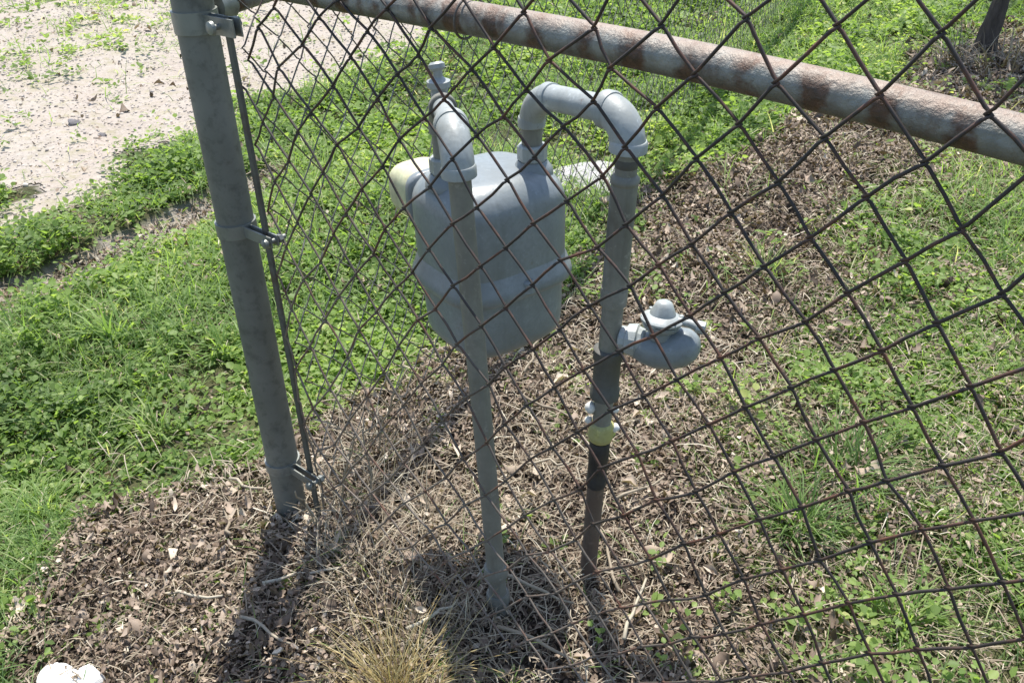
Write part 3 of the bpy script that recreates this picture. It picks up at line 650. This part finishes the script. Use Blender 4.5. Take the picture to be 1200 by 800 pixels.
# grass
x, y, d = field(15000); p, br, rd = green_p(x, y); kind = n_e(x + 20, y + 2) * .6 + n_b(x, y + 5) * .4
keep = rng.random(len(x)) < np.where(rd, p * .8, p * np.clip(.46 + (kind > .58) * .5, 0, 1)); x, y, d, br, kind = x[keep], y[keep], d[keep], br[keep], kind[keep]
n = len(x); g_ = grow(d); hh = rng.uniform(.025, .085, n) * (1 + (kind > .58) * .35) * np.clip(g_, 1, 1.3); hh *= np.clip(.55 + n_b(x, y), .6, 1.3)
pos = np.stack([x, y, gz(x, y) - .004], 1)
tint = np.clip(.42 + rng.normal(0, .16, n) + (n_b(x + 2, y + 1) - .5) * .4 + (rng.random(n) > .88) * .5, 0, 1)
stuff('grass', [scatter(BLADET, pos, rots(n, .45, 1.45), np.stack([rng.uniform(.0016, .0034, n) * g_, hh, hh], 1), tint)], GRASS)
# dead leaf litter
def litter_p(x, y):
    br = is_brown(x, y); right = (x > -1.0) & ~br; p = np.where(br, 1., .06)
    xb = np.interp(y, [-1.5, .3, .84, 1.03, 1.25, 1.91, 2.35, 3.16, 3.7, 4.73], [-.1, -.2, -.32, -.5, -.65, -.78, -.86, -.78, -.68, -.73])
    p = np.where(right, .30 * (n_b(x + 5, y + 7) > .42) + .05 + .65 * np.clip(1 - (x - xb) / .65, 0, 1), p); p = np.where(is_road(x, y), .012, p); p = np.where(in_strip(x, y, -.16, .03), .45, p)
    return p, br
x, y, d = field(17000, 1.6, 1.45); p, br = litter_p(x, y); keep = rng.random(len(x)) < p; x, y, d = x[keep], y[keep], d[keep]; n = len(x); g_ = grow(d, 1.7)
pile = rng.random(n) ** 1.2 * .034; pos = np.stack([x, y, gz(x, y) + pile * np.clip(n_b(x, y) * 1.5, .3, 1.2)], 1)
ln = np.clip(rng.lognormal(math.log(.0105), .48, n), .004, .030) * g_
tint = np.clip(.50 + rng.normal(0, .19, n) + (n_c(x, y) - .5) * .5 + (n_b(x, y + 6) - .5) * .3, 0, 1)
stuff('leaf_litter', [scatter(DEADT, pos, rots(n, -.9, 1.1), np.stack([ln * rng.uniform(.5, 1.3, n), ln, ln * rng.uniform(.6, 1.3, n)], 1), tint)], LITTER)
x, y, d = field(20000, 1.5, 1.8); p, br = litter_p(x, y); keep = rng.random(len(x)) < p; x, y, d = x[keep], y[keep], d[keep]; n = len(x)
pos = np.stack([x, y, gz(x, y) + rng.uniform(.002, .036, n) * np.clip(n_b(x, y) * 1.5, .3, 1.2)], 1); ln = rng.uniform(.004, .011, n) * grow(d, 1.5)
stuff('litter_crumbs', [scatter(LEAFT, pos, rots(n, -1.2, 1.2), ln, np.clip(.47 + rng.normal(0, .17, n) + (n_c(x, y) - .5) * .4, 0, 1))], LITTER)
# straw and dry stems mixed into the litter
x, y, d = field(17000, 1.7, 1.4); br = is_brown(x, y); right = (x > -1.0) & ~br
pp = np.where(br, .35 + .6 * np.exp(-((x + .85) ** 2 + (y - .72) ** 2) / .10) + .25 * (n_b(x, y + 9) > .5), .05); xb = np.interp(y, [-1.5, .3, .84, 1.03, 1.25, 1.91, 2.35, 3.16, 3.7, 4.73], [-.1, -.2, -.32, -.5, -.65, -.78, -.86, -.78, -.68, -.73]); pp = np.where(right, .38 + .5 * np.clip(1 - (x - xb) / .6, 0, 1), pp); pp = np.where(is_road(x, y), .03, pp); pp = np.where(in_strip(x, y), .3, pp)
keep = rng.random(len(x)) < pp; x, y, d = x[keep], y[keep], d[keep]; n = len(x); g_ = grow(d, 1.8)
pos = np.stack([x, y, gz(x, y) + rng.uniform(.004, .032, n)], 1); ln = np.clip(rng.lognormal(math.log(.028), .5, n), .010, .10)
tint = np.clip(.5 + rng.normal(0, .22, n), 0, 1)
stuff('straw', [scatter(BLADET[:4], pos, rots(n, -.25, .5), np.stack([rng.uniform(.0011, .0026, n) * g_, ln, ln], 1), tint)], STRAW)
# loose gravel on the track
ICO = []
for s_ in range(5):
    r_ = np.random.default_rng(60 + s_); v = np.array([(i, j, k) for k in (-.5, .5) for i, j in ((-.5, -.5), (.5, -.5), (.5, .5), (-.5, .5))]) * 1.0
    v = v * (1 + r_.uniform(-.35, .25, v.shape)); v[4:, :2] *= .7; ICO.append((v, np.array([(3, 2, 1, 0), (4, 5, 6, 7), (0, 1, 5, 4), (1, 2, 6, 5), (2, 3, 7, 6), (3, 0, 4, 7)])))
x, y, d = field(2600, 3.6, 1.0); rd = is_road(x, y); keep = rng.random(len(x)) < np.where(rd, .55, np.where(in_strip(x, y), .5, .0)); x, y, d = x[keep], y[keep], d[keep]; n = len(x)
ln = np.clip(rng.lognormal(math.log(.0050), .42, n), .002, .013); pos = np.stack([x, y, gz(x, y) + .004 + ln * .15], 1)
stuff('gravel', [scatter(ICO, pos, rots(n, -.3, .3), np.stack([ln, ln * 1.2, ln * .6], 1), np.clip(.62 + rng.normal(0, .22, n), 0, 1))], STONE, smooth=False)

# ---------------------------------------------------------------- individual plants, leaves and twigs
def tuft(name, c, nb, h, w_, mat, label, cat, group=None, spread=.6, base_r=.02, lean=(0, 0), tlo=.0, thi=1., temps=BLADET[:4]):
    x = c[0] + rng.normal(0, base_r, nb); y = c[1] + rng.normal(0, base_r, nb); yaw = np.arctan2(y - c[1] + lean[1], x - c[0] + lean[0]) + rng.normal(0, .7, nb)
    R = rots(nb, math.pi / 2 - spread, math.pi / 2 - .05, yaw); z0 = float(gz(*c)); pos = np.stack([x, y, gz(x, y) - .006], 1)
    hh = rng.uniform(.45, 1, nb) * h; v, q, t = scatter(temps, pos, R, np.stack([rng.uniform(.6, 1.2, nb) * w_, hh, hh], 1), rng.uniform(tlo, thi, nb))
    return tag(mk(name, v, q, mat, attrs={'tint': t}, base=(c[0], c[1], z0)), label, cat, group)
tuft('grass_tuft', (-1.89, .74), 60, .15, .0075, GRASS, 'broad bladed grass tuft in the weeds left of the corner post', 'grass tuft', spread=.9, tlo=.3, thi=.8)
tuft('grass_tuft', (-1.72, .50), 46, .13, .0065, GRASS, 'blue green grass tuft near the left edge of the weeds', 'grass tuft', spread=.9, tlo=.1, thi=.6)
tuft('grass_tuft', (-.36, 1.29), 190, .15, .0036, GRASS, 'dark green grass tuft right of the litter, upper of three seen through the mesh', 'grass tuft', base_r=.045, spread=.8, tlo=.05, thi=.5)
tuft('grass_tuft', (-.37, 1.12), 180, .14, .0036, GRASS, 'dense green grass tuft in the lower right, behind the mesh', 'grass tuft', spread=.8, tlo=.05, thi=.5)
tuft('grass_tuft', (-.17, 1.04), 120, .12, .0036, GRASS, 'bright green grass tuft nearest the lower right corner', 'grass tuft', spread=.9, tlo=.3, thi=.8)
tuft('grass_tuft', (-.85, 1.97), 60, .12, .0035, GRASS, 'small yellowish grass tuft up right of the regulator', 'grass tuft', spread=.6, tlo=.5, thi=.95)
tuft('grass_tuft', (-1.66, .86), 55, .12, .0055, GRASS, 'spreading grass tuft in the middle of the weeds left of the post', 'grass tuft', spread=1.0, tlo=.25, thi=.75)
tuft('grass_tuft', (-2.05, .60), 60, .13, .0060, GRASS, 'long bladed grass tuft at the left edge just below the worn dirt strip', 'grass tuft', spread=1.0, tlo=.2, thi=.7)
tuft('grass_tuft', (-1.50, .60), 50, .11, .0050, GRASS, 'pale yellow green grass tuft above the left end of the leaf litter', 'grass tuft', spread=1.0, tlo=.5, thi=.9)
tuft('grass_tuft', (-1.45, .34), 60, .10, .0045, GRASS, 'yellowish grass tuft low at the left edge beside the litter', 'grass tuft', spread=1.0, tlo=.5, thi=.9)
tuft('grass_tuft', (-.50, 1.55), 60, .09, .0035, GRASS, 'short grass tuft right of the regulator among sparse weeds', 'grass tuft', spread=.9, tlo=.3, thi=.9)
tuft('grass_tuft', (-.22, .86), 60, .09, .0035, GRASS, 'small green grass tuft at the bottom right edge', 'grass tuft', spread=.9, tlo=.3, thi=.8)
tuft('golden_grass_clump', (-.655, .470), 230, .19, .0018, GOLD, 'golden dry grass clump standing at the bottom edge of the photo', 'dry grass', spread=.36, base_r=.026, tlo=.1, thi=1.)
for c_, h_, lab in (((-.70, .58), .13, 'short dry grass between the golden clump and the left pipe'), ((-.84, .60), .17, 'upright dry grass halfway between the post shadow and the left pipe'), ((-.90, .58), .15, 'wispy dry grass on the litter right of the post shadow'), ((-.62, .62), .10, 'thin flattened dry grass just before the left pipe foot'), ((-.50, .90), .09, 'pale dry grass right of the black pipe fitting'), ((-1.01, .70), .20, 'pale dry grass standing at the foot of the corner post'), ((-.93, .66), .17, 'thin straw coloured grass between the corner post and left pipe'), ((-.86, .75), .15, 'low straggly dry grass under the meter'), ((-.76, .56), .16, 'dry grey grass in front of the left pipe'), ((-.60, .80), .10, 'sparse dry grass at the foot of the right pipe'), ((-1.05, .80), .18, 'dry stems standing right behind the corner post')):
    tuft('dry_grass_tuft', c_, 55, h_ * .95, .0018, STRAW, lab, 'dry grass', spread=.60, base_r=.030, tlo=.3, thi=1.)
# bare weed stalks with side shoots
for c_, h_, ln_, lab in (((-1.00, .66), .23, (.3, .1), 'tall bare weed stalk close beside the corner post'), ((-.955, .70), .19, (-.2, .2), 'forked bare weed stalk right of the corner post'), ((-.98, .61), .16, (.1, -.3), 'short bare weed stalk leaning to the viewer by the post'), ((-1.06, .80), .22, (.3, .2), 'thin bare weed stalk just behind the corner post')):
    z0 = float(gz(*c_)); t = np.linspace(0, 1, 9); P = np.stack([c_[0] + ln_[0] * h_ * t ** 1.5, c_[1] + ln_[1] * h_ * t ** 1.5, z0 - .01 + h_ * t], 1) + rng.normal(0, .002, (9, 3))
    parts = [tube(P, np.linspace(.0028, .0012, 9), 6)]
    for b_ in range(6):
        i0 = rng.integers(2, 8); dv = rng.normal(0, 1, 3); dv[2] = abs(dv[2]) * .8 + .5; dv /= np.linalg.norm(dv); L_ = rng.uniform(.03, .08)
        parts.append(tube([P[i0], P[i0] + dv * L_ * .5 + rng.normal(0, .003, 3), P[i0] + dv * L_ + [0, 0, -.004]], [.0014, .0011, .0007], 5))
    v, f = join(*parts); tag(mk('dry_weed_stalk', v, f, STRAW, base=(c_[0], c_[1], z0), attrs={'tint': np.full(len(v), .62)}), lab, 'weed stalk')
# fallen twigs
tw = [(-.62, .74, .3, .11), (-.57, .86, 2.4, .12), (-.80, .98, .5, .10), (-1.12, .52, 2.7, .09), (-1.02, .38, .5, .12), (-.55, .66, .2, .14), (-1.17, .60, .15, .10), (-.70, .60, 1.4, .09), (-.92, .52, .9, .12), (-.48, .80, 1.9, .13), (-.90, 1.12, .2, .12), (-1.05, 1.25, 2., .12), (-.62, 1.02, 1.1, .10), (-.87, .42, .1, .11)]
for k_, (x_, y_, a_, L_) in enumerate(tw):
    z0 = float(gz(x_, y_)); t = np.linspace(-.5, .5, 6)[:, None]; dv = np.array([[math.cos(a_), math.sin(a_), rng.normal(0, .12)]])
    P = np.array([x_, y_, z0 + .034]) + dv * t * L_ + rng.normal(0, .003, (6, 3)) * [1, 1, .6]
    v, f = tube(P, np.linspace(.0032, .0018, 6), 7)
    tag(mk('twig', v, f, STRAW, base=(x_, y_, z0), attrs={'tint': np.full(len(v), rng.uniform(.4, .95))}), 'thin dry twig lying on the dead leaves', 'twig', 'twigs on the leaf litter')
# the largest dead leaves, one by one
for k_ in range(60):
    while True:
        x_ = rng.uniform(-1.3, -.35); y_ = rng.uniform(.2, 1.6)
        if bool(is_brown(np.array([x_]), np.array([y_]))[0]): break
    z0 = float(gz(x_, y_)); L_ = rng.uniform(.026, .042)
    v, q, t = scatter([DEADT[k_ % 12]], np.array([[x_, y_, z0 + .028]]), rots(1, -.3, .5), np.array([[L_ * .9, L_, L_]]), np.array([rng.uniform(.55, 1.)]))
    tag(mk('dead_leaf', v, q, LITTER, base=(x_, y_, z0), attrs={'tint': t}), 'large curled brown dead leaf on top of the leaf litter', 'leaf', 'large dead leaves on the litter')

# ---------------------------------------------------------------- small tree at the top right
TB = np.array([-1.03, 4.38]); z0 = float(gz(*TB))
tr = thing('tree', (TB[0], TB[1], z0), 'dark slender tree trunk growing at the far top right', 'tree')
P = np.array([(TB[0], TB[1], z0 - .1), (TB[0], TB[1], z0 + .03), (TB[0] + .02, TB[1] + .01, .25), (TB[0] + .05, TB[1] + .03, .8), (TB[0] + .02, TB[1] + .14, 1.6), (TB[0] + .1, TB[1] + .4, 2.5), (TB[0] + .1, TB[1] + .6, 3.4)])
t_ = np.linspace(0, 6, 40); P2 = np.stack([np.interp(t_, range(7), P[:, k]) for k in range(3)], 1)
v, f = tube(P2, np.interp(t_, range(7), [.070, .050, .032, .027, .024, .018, .010]), 16); v = v + rng.normal(0, .0025, v.shape); mk('trunk', v, f, BARK, tr)
LC = []
for b_ in range(9):
    h_ = rng.uniform(1.9, 3.2); a_ = rng.uniform(0, 6.28); s_ = np.array([np.interp(h_, P[:, 2], P[:, k]) for k in range(3)]); s_[2] = h_; L_ = rng.uniform(.5, 1.)
    e_ = s_ + np.array([math.cos(a_), math.sin(a_) + .5, .55]) * L_; v, f = tube([s_, (s_ + e_) / 2 + [0, 0, -.05], e_], [.015, .010, .004], 8); mk('limb', v, f, BARK, tr)
    LC.append(e_); LC.append((s_ + 2 * e_) / 3)
n = 1600; cs = np.array(LC)[rng.integers(0, len(LC), n)]; pos = cs + rng.normal(0, .17, (n, 3)); ln = rng.uniform(.03, .07, n)
v, q, t = scatter(LEAFT, pos, rots(n, -1, 1), ln, rng.uniform(.1, .7, n)); mk('crown', v, q, GREEN, tr, attrs={'tint': t})
# dead brush round the trunk foot
for c_, lab in (((-1.12, 4.25), 'dry brush left of the far tree trunk'), ((-.93, 4.2), 'dry brush right of the far tree trunk')):
    tuft('dry_brush', c_, 90, .22, .006, STRAW, lab, 'dry grass', spread=1.0, base_r=.08, tlo=.0, thi=.6)
